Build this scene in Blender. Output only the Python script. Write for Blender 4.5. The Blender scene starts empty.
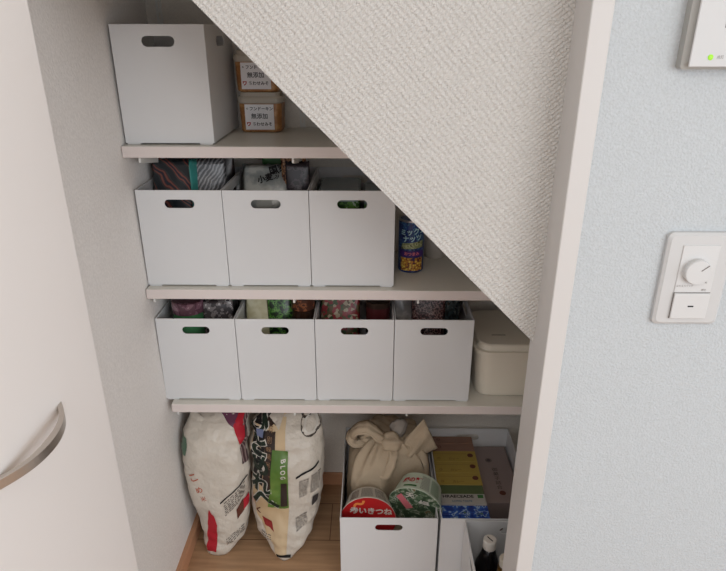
import bpy, bmesh, math, random
from math import sin, cos, pi, radians
from mathutils import Vector, Matrix, noise

random.seed(7)
COL = bpy.context.scene.collection
SC = bpy.context.scene

# ------------------------------------------------------------------ materials
def lin(c):
    return tuple(((v/255.0)/12.92 if v/255.0 <= 0.04045 else ((v/255.0+0.055)/1.055)**2.4) for v in c) + (1.0,)

def mat(name, rgb, rough=0.6, metal=0.0, spec=0.4, trans=0.0, ior=1.45, alpha=1.0, bump=None, sheen=0.0):
    m = bpy.data.materials.new(name); m.use_nodes = True
    nt = m.node_tree; b = nt.nodes['Principled BSDF']
    b.inputs['Base Color'].default_value = lin(rgb)
    b.inputs['Roughness'].default_value = rough
    b.inputs['Metallic'].default_value = metal
    b.inputs['Specular IOR Level'].default_value = spec
    b.inputs['Transmission Weight'].default_value = trans
    b.inputs['IOR'].default_value = ior
    b.inputs['Alpha'].default_value = alpha
    if bump:                                   # (scale, strength, distance, detail)
        sc, st, di, de = bump
        tc = nt.nodes.new('ShaderNodeTexCoord')
        n = nt.nodes.new('ShaderNodeTexNoise'); n.inputs['Scale'].default_value = sc; n.inputs['Detail'].default_value = de
        nt.links.new(tc.outputs['Object'], n.inputs['Vector'])
        bp = nt.nodes.new('ShaderNodeBump'); bp.inputs['Strength'].default_value = st; bp.inputs['Distance'].default_value = di
        nt.links.new(n.outputs['Fac'], bp.inputs['Height'])
        nt.links.new(bp.outputs['Normal'], b.inputs['Normal'])
    return m

def pattern(name, kind, scale, stops, rough=0.45, stretch=(1, 1, 1), rot=(0, 0, 0), dist=0.0, bump=0.0, spec=0.5, detail=3.0, alpha=1.0, interp='CONSTANT'):
    """printed film or card: a colour ramp over a noise, voronoi or wave texture"""
    m = bpy.data.materials.new(name); m.use_nodes = True
    nt = m.node_tree; b = nt.nodes['Principled BSDF']
    tc = nt.nodes.new('ShaderNodeTexCoord'); mp = nt.nodes.new('ShaderNodeMapping')
    mp.inputs['Scale'].default_value = stretch; mp.inputs['Rotation'].default_value = rot
    nt.links.new(tc.outputs['Object'], mp.inputs['Vector'])
    if kind == 'noise':
        t = nt.nodes.new('ShaderNodeTexNoise'); t.inputs['Scale'].default_value = scale; t.inputs['Detail'].default_value = detail
        t.inputs['Distortion'].default_value = dist; out = t.outputs['Fac']
    elif kind == 'voronoi':
        t = nt.nodes.new('ShaderNodeTexVoronoi'); t.inputs['Scale'].default_value = scale; out = t.outputs['Distance']
    elif kind == 'cells':
        t = nt.nodes.new('ShaderNodeTexVoronoi'); t.inputs['Scale'].default_value = scale; out = t.outputs['Color']
    else:
        t = nt.nodes.new('ShaderNodeTexWave'); t.inputs['Scale'].default_value = scale; t.inputs['Distortion'].default_value = dist
        t.inputs['Detail'].default_value = detail; out = t.outputs['Fac']
    nt.links.new(mp.outputs['Vector'], t.inputs['Vector'])
    r = nt.nodes.new('ShaderNodeValToRGB'); r.color_ramp.interpolation = interp
    els = r.color_ramp.elements
    while len(els) < len(stops): els.new(0.5)
    for e, (p, c) in zip(els, stops): e.position = p; e.color = lin(c)
    nt.links.new(out, r.inputs['Fac']); nt.links.new(r.outputs['Color'], b.inputs['Base Color'])
    b.inputs['Roughness'].default_value = rough; b.inputs['Specular IOR Level'].default_value = spec
    b.inputs['Alpha'].default_value = alpha
    if bump:
        n = nt.nodes.new('ShaderNodeTexNoise'); n.inputs['Scale'].default_value = 60
        nt.links.new(tc.outputs['Object'], n.inputs['Vector'])
        bp = nt.nodes.new('ShaderNodeBump'); bp.inputs['Strength'].default_value = bump; bp.inputs['Distance'].default_value = 0.004
        nt.links.new(n.outputs['Fac'], bp.inputs['Height']); nt.links.new(bp.outputs['Normal'], b.inputs['Normal'])
    return m

def wallpaper(name, rgb, weave=False, strength=0.5, scale=330.0):
    m = bpy.data.materials.new(name); m.use_nodes = True
    nt = m.node_tree; b = nt.nodes['Principled BSDF']
    b.inputs['Roughness'].default_value = 0.85; b.inputs['Specular IOR Level'].default_value = 0.2
    tc = nt.nodes.new('ShaderNodeTexCoord')
    n = nt.nodes.new('ShaderNodeTexNoise'); n.inputs['Scale'].default_value = scale; n.inputs['Detail'].default_value = 2.0
    nt.links.new(tc.outputs['Object'], n.inputs['Vector'])
    h = n.outputs['Fac']
    if weave:
        mp = nt.nodes.new('ShaderNodeMapping'); mp.inputs['Rotation'].default_value = (0, radians(38), 0)
        nt.links.new(tc.outputs['Object'], mp.inputs['Vector'])
        w = nt.nodes.new('ShaderNodeTexWave'); w.wave_type = 'BANDS'; w.bands_direction = 'Z'
        w.inputs['Scale'].default_value = 58; w.inputs['Distortion'].default_value = 3.4; w.inputs['Detail'].default_value = 1
        w.inputs['Detail Scale'].default_value = 6
        nt.links.new(mp.outputs['Vector'], w.inputs['Vector'])
        mp2 = nt.nodes.new('ShaderNodeMapping'); mp2.inputs['Rotation'].default_value = (0, radians(-48), 0)
        nt.links.new(tc.outputs['Object'], mp2.inputs['Vector'])
        w2 = nt.nodes.new('ShaderNodeTexWave'); w2.wave_type = 'BANDS'; w2.bands_direction = 'Z'
        w2.inputs['Scale'].default_value = 40; w2.inputs['Distortion'].default_value = 2.5; w2.inputs['Detail'].default_value = 1
        nt.links.new(mp2.outputs['Vector'], w2.inputs['Vector'])
        ml = nt.nodes.new('ShaderNodeMath'); ml.operation = 'MULTIPLY_ADD'; ml.inputs[1].default_value = .8
        nt.links.new(w2.outputs['Fac'], ml.inputs[0]); nt.links.new(w.outputs['Fac'], ml.inputs[2])
        mx = nt.nodes.new('ShaderNodeMath'); mx.operation = 'MULTIPLY_ADD'; mx.inputs[1].default_value = 1.1
        nt.links.new(h, mx.inputs[0]); nt.links.new(ml.outputs[0], mx.inputs[2]); h = mx.outputs[0]
    bp = nt.nodes.new('ShaderNodeBump'); bp.inputs['Strength'].default_value = strength; bp.inputs['Distance'].default_value = 0.0016
    nt.links.new(h, bp.inputs['Height']); nt.links.new(bp.outputs['Normal'], b.inputs['Normal'])
    r = nt.nodes.new('ShaderNodeValToRGB')
    r.color_ramp.elements[0].position = 0.3; r.color_ramp.elements[1].position = 0.75
    lo = tuple(int(v*0.955) for v in rgb)
    r.color_ramp.elements[0].color = lin(lo); r.color_ramp.elements[1].color = lin(rgb)
    nt.links.new(n.outputs['Fac'], r.inputs['Fac']); nt.links.new(r.outputs['Color'], b.inputs['Base Color'])
    return m

def wood_floor():
    m = bpy.data.materials.new('oak_floor'); m.use_nodes = True
    nt = m.node_tree; b = nt.nodes['Principled BSDF']; b.inputs['Roughness'].default_value = 0.42
    tc = nt.nodes.new('ShaderNodeTexCoord')
    mp0 = nt.nodes.new('ShaderNodeMapping'); mp0.inputs['Location'].default_value = (0.492, 0.1065, 0)
    nt.links.new(tc.outputs['Object'], mp0.inputs['Vector'])
    br = nt.nodes.new('ShaderNodeTexBrick'); br.inputs['Scale'].default_value = 1.0
    br.inputs['Brick Width'].default_value = 0.9; br.inputs['Row Height'].default_value = 0.15
    br.inputs['Mortar Size'].default_value = 0.0012; br.offset = 0.5
    br.inputs['Color1'].default_value = lin((196, 158, 122)); br.inputs['Color2'].default_value = lin((186, 146, 110))
    br.inputs['Mortar'].default_value = lin((112, 76, 54))
    nt.links.new(mp0.outputs['Vector'], br.inputs['Vector'])
    mp = nt.nodes.new('ShaderNodeMapping'); mp.inputs['Scale'].default_value = (3, 38, 10)
    nt.links.new(tc.outputs['Object'], mp.inputs['Vector'])
    n = nt.nodes.new('ShaderNodeTexNoise'); n.inputs['Scale'].default_value = 1.5; n.inputs['Detail'].default_value = 5
    nt.links.new(mp.outputs['Vector'], n.inputs['Vector'])
    r = nt.nodes.new('ShaderNodeValToRGB')
    r.color_ramp.elements[0].position = 0.35; r.color_ramp.elements[0].color = (0.72, 0.70, 0.68, 1)
    r.color_ramp.elements[1].position = 0.7; r.color_ramp.elements[1].color = (1, 1, 1, 1)
    nt.links.new(n.outputs['Fac'], r.inputs['Fac'])
    mx = nt.nodes.new('ShaderNodeMix'); mx.data_type = 'RGBA'; mx.blend_type = 'MULTIPLY'; mx.inputs[0].default_value = 1.0
    nt.links.new(br.outputs['Color'], mx.inputs[6]); nt.links.new(r.outputs['Color'], mx.inputs[7])
    nt.links.new(mx.outputs[2], b.inputs['Base Color'])
    return m

M = {}
M['paper_left'] = wallpaper('left_wallpaper', (240, 236, 232), strength=0.5, scale=190)
M['paper_right'] = wallpaper('front_wallpaper', (195, 200, 203), strength=0.95, scale=330)
M['paper_weave'] = wallpaper('weave_wallpaper', (212, 209, 204), weave=True, strength=.85)
M['paper_back'] = wallpaper('back_wallpaper', (232, 227, 218), strength=0.4)
M['door'] = mat('door_laminate', (240, 235, 231), 0.45)
M['casing'] = mat('door_frame_laminate', (204, 201, 198), 0.45)
M['ceiling'] = mat('ceiling_paper', (235, 233, 228), 0.9)
M['floor'] = wood_floor()
M['base'] = mat('oak_baseboard', (196, 146, 112), 0.5, bump=(40, .2, .001, 2))
M['bin'] = mat('white_bin_plastic', (219, 220, 221), 0.42, spec=0.35)
M['shelf'] = mat('shelf_melamine', (224, 214, 210), 0.4)
M['shelf_top'] = mat('shelf_surface', (222, 218, 208), 0.38)
M['steel_white'] = mat('white_painted_steel', (222, 222, 218), 0.45)
M['steel'] = mat('brushed_steel', (200, 192, 184), 0.36, metal=1.0, bump=(300, .1, .0005, 1))
M['dark'] = mat('dark_gap', (28, 24, 22), 0.8)
M['ink'] = mat('black_ink', (26, 25, 27), 0.6)
M['grey_ink'] = mat('grey_ink', (112, 106, 100), 0.6)
M['brown_ink'] = mat('brown_ink', (96, 52, 40), 0.6)
M['red_ink'] = mat('red_ink', (176, 36, 50), 0.5)
M['pink_ink'] = mat('pink_ink', (220, 120, 130), 0.5)
M['orange_ink'] = mat('orange_ink', (184, 96, 70), 0.5)
M['white_ink'] = mat('white_ink', (208, 203, 194), 0.5)
M['green_ink'] = mat('green_ink', (60, 110, 60), 0.5)
M['plate'] = mat('switch_plastic', (198, 198, 197), 0.35)
M['plate_face'] = mat('switch_face_plastic', (206, 206, 205), 0.3)

# ------------------------------------------------------------------ mesh helpers
def link(name, bm, m=None, parent=None, smooth=False, recalc=True):
    if recalc: bmesh.ops.recalc_face_normals(bm, faces=bm.faces)
    me = bpy.data.meshes.new(name); bm.to_mesh(me); bm.free()
    for x in (m if isinstance(m, (list, tuple)) else [m]):
        if x: me.materials.append(x)
    if smooth:
        for p in me.polygons: p.use_smooth = True
    o = bpy.data.objects.new(name, me); COL.objects.link(o)
    if parent: o.parent = parent
    return o

def tag(o, label, cat, group=None, kind=None):
    o['label'] = label; o['category'] = cat
    if group: o['group'] = group
    if kind: o['kind'] = kind
    return o

def struct(o):
    o['kind'] = 'structure'; return o

def thing(name, label, cat, loc=(0, 0, 0), rotz=0.0, group=None):
    o = bpy.data.objects.new(name, None); COL.objects.link(o)
    o.location = loc; o.rotation_euler = (0, 0, rotz); o.empty_display_size = 0.02
    return tag(o, label, cat, group)

def box(bm, x0, x1, y0, y1, z0, z1, bevel=0.0, seg=2, mi=0):
    r = bmesh.ops.create_cube(bm, size=1.0)
    for v in r['verts']:
        v.co = Vector((x0+(v.co.x+.5)*(x1-x0), y0+(v.co.y+.5)*(y1-y0), z0+(v.co.z+.5)*(z1-z0)))
    fs = set(f for v in r['verts'] for f in v.link_faces)
    for f in fs: f.material_index = mi
    if bevel > 0:
        es = list(set(e for v in r['verts'] for e in v.link_edges))
        bmesh.ops.bevel(bm, geom=es, offset=bevel, segments=seg, profile=.5, affect='EDGES')

def bx(*a, **k):
    bm = bmesh.new(); box(bm, *a, **k); return bm

def loft(rings, cap0=True, cap1=True, closed=True):
    bm = bmesh.new(); R = [[bm.verts.new(p) for p in ring] for ring in rings]
    n = len(R[0])
    for a, b in zip(R[:-1], R[1:]):
        for i in range(n if closed else n-1):
            bm.faces.new((a[i], a[(i+1) % n], b[(i+1) % n], b[i]))
    if cap0: bm.faces.new(R[0])
    if cap1: bm.faces.new(R[-1])
    return bm

def lathe(profile, n=32, cx=0, cy=0, cap0=True, cap1=True):
    return loft([[(cx+r*cos(2*pi*i/n), cy+r*sin(2*pi*i/n), z) for i in range(n)] for r, z in profile], cap0, cap1)

def rrect(w, d, r, z, cx=0, cy=0, n=5):
    pts = []
    for (sx, sy, a0) in ((1, 1, 0), (-1, 1, 90), (-1, -1, 180), (1, -1, 270)):
        for i in range(n+1):
            a = radians(a0+90*i/n)
            pts.append((cx+sx*(w/2-r)+r*cos(a), cy+sy*(d/2-r)+r*sin(a), z))
    return pts

def tube(path, radii, n=14, flat=1.0, up=Vector((0, 0, 1)), ridge=0.0, nr=5, cap=True):
    P = [Vector(p) for p in path]; rings = []
    for i, p in enumerate(P):
        t = (P[min(i+1, len(P)-1)]-P[max(i-1, 0)]).normalized()
        s = t.cross(up)
        if s.length < 1e-4: s = t.cross(Vector((0, 1, 0)))
        s.normalize(); u = s.cross(t).normalized()
        r = radii[i] if isinstance(radii, (list, tuple)) else radii
        rings.append([p+s*(r*cos(2*pi*k/n)*(1+ridge*cos(nr*2*pi*k/n)))+u*(r*flat*sin(2*pi*k/n)*(1+ridge*cos(nr*2*pi*k/n+1))) for k in range(n)])
    return loft(rings, cap, cap)

def bez(pts, n=8):
    """Catmull-Rom through the points"""
    P = [Vector(p) for p in pts]; out = []
    for i in range(len(P)-1):
        p0 = P[max(i-1, 0)]; p1 = P[i]; p2 = P[i+1]; p3 = P[min(i+2, len(P)-1)]
        for k in range(n):
            t = k/n
            out.append(.5*((2*p1)+(p2-p0)*t+(2*p0-5*p1+4*p2-p3)*t*t+(3*p1-p0-3*p2+p3)*t**3))
    out.append(P[-1]); return out

def lerp_list(vals, n):
    out = []
    for i in range(n):
        t = i/(n-1)*(len(vals)-1); k = min(int(t), len(vals)-2); out.append(vals[k]+(vals[k+1]-vals[k])*(t-k))
    return out

def slot_pts(cx, cz, w, h, n=8):
    r = h/2; pts = []
    for s, a0 in ((1, -90), (-1, 90)):
        for i in range(n+1):
            a = radians(a0+180*i/n); pts.append((cx+s*(w/2-r)+r*cos(a), cz+r*sin(a)))
    return pts

def plate_hole(bm, outer, hole, f, th):
    """flat plate with one hole; f maps (u, v, depth) to 3-D"""
    tmp = bmesh.new(); es = []
    for loop in (outer, hole):
        vs = [tmp.verts.new((u, v, 0)) for u, v in loop]
        for i in range(len(vs)): es.append(tmp.edges.new((vs[i], vs[(i+1) % len(vs)])))
    bmesh.ops.triangle_fill(tmp, use_beauty=True, use_dissolve=False, edges=es)
    hv = set((round(u, 6), round(v, 6)) for u, v in hole)
    dele = [fc for fc in tmp.faces if all((round(x.co.x, 6), round(x.co.y, 6)) in hv for x in fc.verts)]
    bmesh.ops.delete(tmp, geom=dele, context='FACES_ONLY')
    idx = {v: i for i, v in enumerate(tmp.verts)}
    A = [bm.verts.new(f(v.co.x, v.co.y, 0)) for v in tmp.verts]; B = [bm.verts.new(f(v.co.x, v.co.y, th)) for v in tmp.verts]
    for fc in tmp.faces:
        ii = [idx[v] for v in fc.verts]
        bm.faces.new([A[i] for i in ii]); bm.faces.new([B[i] for i in reversed(ii)])
    for e in tmp.edges:
        if len(e.link_faces) == 1:
            a, b = idx[e.verts[0]], idx[e.verts[1]]; bm.faces.new((A[a], A[b], B[b], B[a]))
    tmp.free()

def text2d(s, size, offset=0.0, res=3):
    cu = bpy.data.curves.new('lettering', 'FONT'); cu.body = s; cu.size = size; cu.align_x = 'CENTER'; cu.align_y = 'CENTER'
    cu.offset = offset; cu.resolution_u = res
    o = bpy.data.objects.new('lettering', cu); COL.objects.link(o)
    dg = bpy.context.evaluated_depsgraph_get(); dg.update()
    me = bpy.data.meshes.new_from_object(o.evaluated_get(dg))
    V = [tuple(v.co[:2]) for v in me.vertices]; F = [tuple(p.vertices) for p in me.polygons]
    bpy.data.objects.remove(o); bpy.data.curves.remove(cu); bpy.data.meshes.remove(me)
    return V, F

def text_bm(items, f):
    """items: (string, u, v, size, rotation, offset); f maps (u, v) to 3-D"""
    bm = bmesh.new()
    for it in items:
        s, u0, v0, size = it[:4]; rot = it[4] if len(it) > 4 else 0; off = it[5] if len(it) > 5 else 0
        V, F = text2d(s, size, off)
        vs = [bm.verts.new(f(u0+x*cos(rot)-y*sin(rot), v0+x*sin(rot)+y*cos(rot))) for x, y in V]
        for fc in F:
            try: bm.faces.new([vs[i] for i in fc])
            except ValueError: pass
    return bm

def quads_bm(items, f, n=6, m=6):
    """items: four (u, v) corners each; bilinear patches mapped by f"""
    bm = bmesh.new()
    for c in items:
        g = [[bm.verts.new(f(*[(1-a)*(1-b)*c[0][k]+a*(1-b)*c[1][k]+a*b*c[2][k]+(1-a)*b*c[3][k] for k in (0, 1)])) for a in [i/n for i in range(n+1)]] for b in [j/m for j in range(m+1)]]
        for j in range(m):
            for i in range(n): bm.faces.new((g[j][i], g[j][i+1], g[j+1][i+1], g[j+1][i]))
    return bm

def rect(u0, u1, v0, v1): return [(u0, v0), (u1, v0), (u1, v1), (u0, v1)]

# ------------------------------------------------------------------ main levels (metres)
Z1, Z2, Z3 = 1.1376, 0.8085, 0.4929        # shelf surfaces
YB = 0.289                                 # back wall
YF = -0.5                                  # plane of the wall around the doorway
def wall_x(z): return 0.010-0.0185*z       # the left wall leans a hair

# ------------------------------------------------------------------ setting
struct(link('floor', bx(-1.6, 3.0, -4.2, YB+.1, -.05, 0), M['floor']))
struct(link('ceiling', bx(-1.6, 3.0, -4.2, YB+.1, 2.4, 2.45), M['ceiling']))
bm = bmesh.new()
for y in (YF+.085, YB):
    pass
P = [(wall_x(0), 0), (wall_x(2.4), 2.4)]
vs = []
for y in (YF+.02, YB+.02):
    vs.append([bm.verts.new((P[0][0], y, 0)), bm.verts.new((P[1][0], y, 2.4)), bm.verts.new((-.12, y, 2.4)), bm.verts.new((-.12, y, 0))])
for i in range(4): bm.faces.new((vs[0][i], vs[0][(i+1) % 4], vs[1][(i+1) % 4], vs[1][i]))
bm.faces.new(vs[0]); bm.faces.new(vs[1])
struct(link('wall_left', bm, M['paper_left']))
struct(link('wall_back', bx(-.12, 1.25, YB, YB+.08, 0, 2.4), M['paper_back']))
struct(link('wall_right', bx(1.06, 1.2, YF+.08, YB, 0, 2.4), M['paper_back']))
struct(link('wall_front', bx(.8090, 3.0, YF+.004, YF+.040, 0, 2.4), M['paper_right']))
struct(link('wall_reveal', bx(.7826, 3.0, YF+.0402, YF+.085, 0, 2.4), M['casing']))
struct(link('wall_front_left', bx(-1.6, .036, YF+.004, YF+.085, 0, 2.4), M['paper_right']))
struct(link('wall_front_top', bx(.036, .8085, YF+.004, YF+.085, 2.06, 2.4), M['paper_right']))
# the door frame: jamb on the right, head, jamb on the left
struct(link('trim_1', bx(.7822, .8095, YF, YF+.040, 0, 2.06, bevel=.0012, seg=1), M['casing']))
struct(link('trim_2', bx(.036, .8095, YF, YF+.040, 2.03, 2.06), M['casing']))
struct(link('trim_3', bx(.036, .060, YF, YF+.088, 0, 2.03), M['casing']))
# textured wall under the stairs: a panel with a sloping lower edge, and the slope running back over the shelves
YP = -.434                                  # face of the textured wall under the stairs
S0 = 1.6852                                 # x + z along the sloping edge
bm = bmesh.new()
pts = [(-.03, S0+.03), (1.06, S0-1.06), (1.06, 2.4), (-.03, 2.4)]
a = [bm.verts.new((x, YP, z)) for x, z in pts]; b = [bm.verts.new((x, YP+.03, z)) for x, z in pts]
bm.faces.new(a); bm.faces.new(b)
for i in range(4): bm.faces.new((a[i], a[(i+1) % 4], b[(i+1) % 4], b[i]))
struct(link('wall_stair', bm, M['paper_weave']))
bm = bmesh.new()
pts = [(-.02, S0+.022), (1.07, S0-1.068), (1.07, S0-1.01), (-.02, S0+.08)]
a = [bm.verts.new((x, YP+.03, z)) for x, z in pts]; b = [bm.verts.new((x, YB+.01, z)) for x, z in pts]
bm.faces.new(a); bm.faces.new(b)
for i in range(4): bm.faces.new((a[i], a[(i+1) % 4], b[(i+1) % 4], b[i]))
struct(link('ceiling_slope', bm, M['paper_back']))
# baseboards
bm = bmesh.new(); box(bm, wall_x(0)-.004, wall_x(0)+.0125, YF+.088, YB, 0, .0455, bevel=.0015, seg=1)
struct(link('baseboard_left', bm, M['base']))
struct(link('baseboard_back', bx(wall_x(0)+.0125, 1.06, YB-.009, YB, 0, .0455, bevel=.0015, seg=1), M['base']))

# the folding door, open to the left, with its bow handle
door = struct(link('door_1', bx(.081, .111, -.862, YF-.004, .012, 2.03, bevel=.0012, seg=1), M['door']))
def bow_handle():
    cy, L = -.701, .081; bm = bmesh.new(); outer = []; inner = []
    n = 22
    for i in range(n+1):
        t = -1+2*i/n
        y = cy+t*L
        outer.append((.111+.0295*(1-abs(t)**2.1)+(.0005 if abs(t) > .97 else 0), y))
        inner.append((.111+.0205*(1-min(1, abs(t/.86))**2.6) if abs(t) < .86 else .111, y))
    zc, hh = .9020, .0062
    V = []
    for o_, i_ in zip(outer, inner):
        V.append([bm.verts.new((o_[0], o_[1], zc-hh)), bm.verts.new((o_[0], o_[1], zc+hh)), bm.verts.new((i_[0]-.0002, i_[1], zc+hh)), bm.verts.new((i_[0]-.0002, i_[1], zc-hh))])
    for a_, b_ in zip(V[:-1], V[1:]):
        for k in range(4):
            try: bm.faces.new((a_[k], a_[(k+1) % 4], b_[(k+1) % 4], b_[k]))
            except ValueError: pass
    bm.faces.new(V[0]); bm.faces.new(V[-1])
    return bm
h = link('door_handle', bow_handle(), M['steel'], door); h['label'] = 'curved brushed steel bow handle'
bv = h.modifiers.new('soft', 'BEVEL'); bv.width = .0012; bv.segments = 2; bv.limit_method = 'ANGLE'

# ------------------------------------------------------------------ shelves with their brackets and rails
def shelf(name, label, x0, x1, z, brk):
    bm = bmesh.new(); box(bm, x0, x1, 0, YB-.004, z-.0244, z, bevel=.0018, seg=2)
    bm.faces.ensure_lookup_table()
    bm.normal_update()
    for f in bm.faces: f.material_index = 1 if f.normal.z > .9 else 0
    o = link(name, bm, [M['shelf'], M['shelf_top']]); tag(o, label, 'shelf', 'fitted pantry shelves')
    for bxp in brk:
        bm = bmesh.new(); th = .0022
        prof = [(.008, z-.0246), (.008, z-.036), (.03, z-.041), (YB-.012, z-.085), (YB-.006, z-.085), (YB-.006, z-.0246)]
        A = [bm.verts.new((bxp-th, y, zz)) for y, zz in prof]; B = [bm.verts.new((bxp+th, y, zz)) for y, zz in prof]
        bm.faces.new(A); bm.faces.new(B)
        for i in range(len(prof)): bm.faces.new((A[i], A[(i+1) % len(prof)], B[(i+1) % len(prof)], B[i]))
        link('bracket', bm, M['steel_white'], o)
    return o
shelf('pantry_shelf', 'highest white pantry shelf carrying the lone tall bin and two miso tubs', -.009, .532, Z1, (.024, .354))
shelf('pantry_shelf', 'middle white pantry shelf carrying three bins and a blue can', -.0025, .858, Z2, (.012, .342, .6345))
shelf('pantry_shelf', 'lowest white pantry shelf carrying four bins and the cream tub', .0185, 1.04, Z3, (.030, .330, .617))
for x, top, lab in ((.012, 1.55, 'left white slotted steel rail on pantry back wall'), (.348, 1.30, 'middle white slotted steel rail behind miso tubs'), (.63, 1.02, 'right white slotted steel rail on pantry back wall')):
    bm = bmesh.new()
    # channel with slots: two strips plus rungs
    x0 = max(x, .016)
    box(bm, x0-.0065, x0-.0025, YB-.0045, YB, .30, top); box(bm, x0+.0025, x0+.0065, YB-.0045, YB, .30, top)
    zz = .30
    while zz < top-.01:
        box(bm, x0-.0025, x0+.0025, YB-.0045, YB-.0005, zz, zz+.009); zz += .024
    r = link('slotted_rail', bm, M['steel_white']); tag(r, lab, 'shelf rail')

# ------------------------------------------------------------------ bins
def make_bin_mesh(W, H, D, slot_w=.067, slot_h=.0195, side=True):
    bm = bmesh.new(); t = .0028; z0 = .003
    out = [(0.0006, z0), (W-.0006, z0), (W-.0006, H), (.0006, H)]
    def sub(lst, n=1): return lst
    plate_hole(bm, out, slot_pts(W/2, H-.031, slot_w, slot_h), lambda u, v, d: (u, d, v), t)
    plate_hole(bm, out, slot_pts(W/2, H-.031, slot_w, slot_h), lambda u, v, d: (u, D-d, v), t)
    so = [(t, z0), (D-t, z0), (D-t, H), (t, H)]
    if side:
        plate_hole(bm, so, slot_pts(D/2+.004, H-.031, .074, slot_h), lambda u, v, d: (.0006+d, u, v), t)
        plate_hole(bm, so, slot_pts(D/2+.004, H-.031, .074, slot_h), lambda u, v, d: (W-.0006-d, u, v), t)
    else:
        box(bm, .0006, .0006+t, t, D-t, z0, H); box(bm, W-.0006-t, W-.0006, t, D-t, z0, H)
    box(bm, t, W-t, t, D-t, z0, z0+t)
    # a thin rim bead, then the low feet at both ends of the front and back
    return bm
def bin_proto(name, W, H, D, label, group, slot_w=.067):
    o = link(name, make_bin_mesh(W, H, D, slot_w), M['bin'])
    tag(o, label, 'storage bin', group)
    bv = o.modifiers.new('soft', 'BEVEL'); bv.width = .0007; bv.segments = 2; bv.limit_method = 'ANGLE'; bv.angle_limit = radians(50)
    for fx in (.004, W-.004-.028):
        for fy in (.0, D-.03):
            f = link('foot', bx(fx, fx+.028, fy, fy+.03, 0, .0029, bevel=.0004, seg=1), M['bin'], o)
    return o
def copy_tree(src, label=None, group=None):
    c = src.copy(); COL.objects.link(c)
    for ch in list(src.children):
        k = ch.copy(); COL.objects.link(k); k.parent = c
        for g in ch.children:
            q = g.copy(); COL.objects.link(q); q.parent = k
    if label: c['label'] = label
    if group: c['group'] = group
    return c
W, H, DP = .1933, .2295, .262
proto = bin_proto('storage_bin', W, H, DP, 'white storage bin standing alone on the top shelf', 'white bins with a slot handle')
proto.location = (-.0065, .022, Z1+.0003); proto.scale = (.995, 1, 1.034)
row2 = ['left white bin on middle shelf, full of dark and teal packets', 'centre white bin on middle shelf, holding a lettered clear packet', 'right white bin on middle shelf, next to the blue can']
row3 = ['leftmost of four white bins on lowest shelf, purple lid inside', 'second white bin on lowest shelf, holding cream and green packets', 'third white bin on lowest shelf, holding a red flowered packet', 'rightmost of four white bins on lowest shelf, beside the cream tub']
for i, l in enumerate(row2):
    b = copy_tree(proto, l); b.location = (i*.1934-.003, .022, Z2+.0003); b.scale = (1, 1, 1)
for i, l in enumerate(row3):
    b = copy_tree(proto, l); b.location = (i*.1937, .022, Z3+.0003); b.scale = (1, 1, 1)
big = bin_proto('wide_storage_bin', .2505, .2295, .385, 'wide white bin on the floor, holding beige cloth bundle and noodle cups', 'wide white bins on the floor', slot_w=.070)
big.location = (.4474, -.110, .0003)
b = copy_tree(big, 'wide white bin on the floor, filled with a file of coloured boxes'); b.location = (.7035, -.110, .0003)
small = bin_proto('short_storage_bin', .2505, .2295, .262, 'white bin on floor with bottles, in front of the boxes bin', None, slot_w=.070)
small.location = (.7625, -.3765, .0003)

# ------------------------------------------------------------------ wall switches
def rrbox(w, h, r, y0, y1, cx, cz, taper=0.0, bev=.0):
    """rounded rectangle block facing -y; taper shrinks the front"""
    def ring(k, y): return [(p[0], y, p[1]) for p in [(q[0]*k+cx, q[1]*1.0*k2(k, w, h)+cz) for q in [(a_, b_) for a_, b_, _ in rrect(w, h, r, 0)]]]
    def k2(k, w_, h_): return (h_-(w_-w_*k))/h_
    return loft([ring(1, y1), ring(1, y0+(y1-y0)*.35), ring(1-taper, y0)])
sw = thing('wall_switch', 'white rounded wall switch plate with round dimmer dial on right wall', 'light switch', (-.0075, 0, .001))
yw = YF+.004
link('plate', rrbox(.092, .138, .008, yw-.009, yw, .982, 1.0385, taper=.085), M['plate'], sw, smooth=False)
link('insert', bx(.957, 1.008, yw-.0105, yw-.0085, .9795, 1.0905, bevel=.0008, seg=1), M['plate_face'], sw)
def dialbm():
    n = 40; prof = [(.0182, yw-.0104), (.0182, yw-.0175), (.0170, yw-.0195), (.004, yw-.0197)]
    return loft([[(.9805+r*cos(2*pi*i/n), y, 1.0535+r*sin(2*pi*i/n)) for i in range(n)] for r, y in prof])
dial = link('dial', dialbm(), M['plate_face'], sw, smooth=False)
bm = bmesh.new(); box(bm, -.0006, .0006, -.0004, 0, .004, .0165)
bmesh.ops.transform(bm, matrix=Matrix.Translation((.9805, yw-.0197, 1.0535)) @ Matrix.Rotation(radians(50), 4, 'Y'), verts=bm.verts)
link('pointer', bm, M['grey_ink'], dial)
rk = link('rocker', bx(.9575, 1.0075, yw-.0135, yw-.0103, .981, 1.0195, bevel=.0010, seg=2), M['plate_face'], sw)
link('indicator', bx(.979, .987, yw-.0139, yw-.0134, .9995, 1.0015), M['ink'], rk)
link('seam', bx(.9568, .9576, yw-.0110, yw-.0103, .981, 1.0205), M['grey_ink'], sw)
link('seam', bx(.9568, 1.0078, yw-.0110, yw-.0103, 1.0203, 1.0211), M['grey_ink'], sw)
link('lettering', text_bm([('ほたるスイッチ', .970, 1.0305, .0034), ('調光', .9975, 1.0245, .0034), ('明', .9985, 1.0355, .003)], lambda u, v: (u, yw-.0107, v)), M['grey_ink'], sw, recalc=False)

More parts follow.
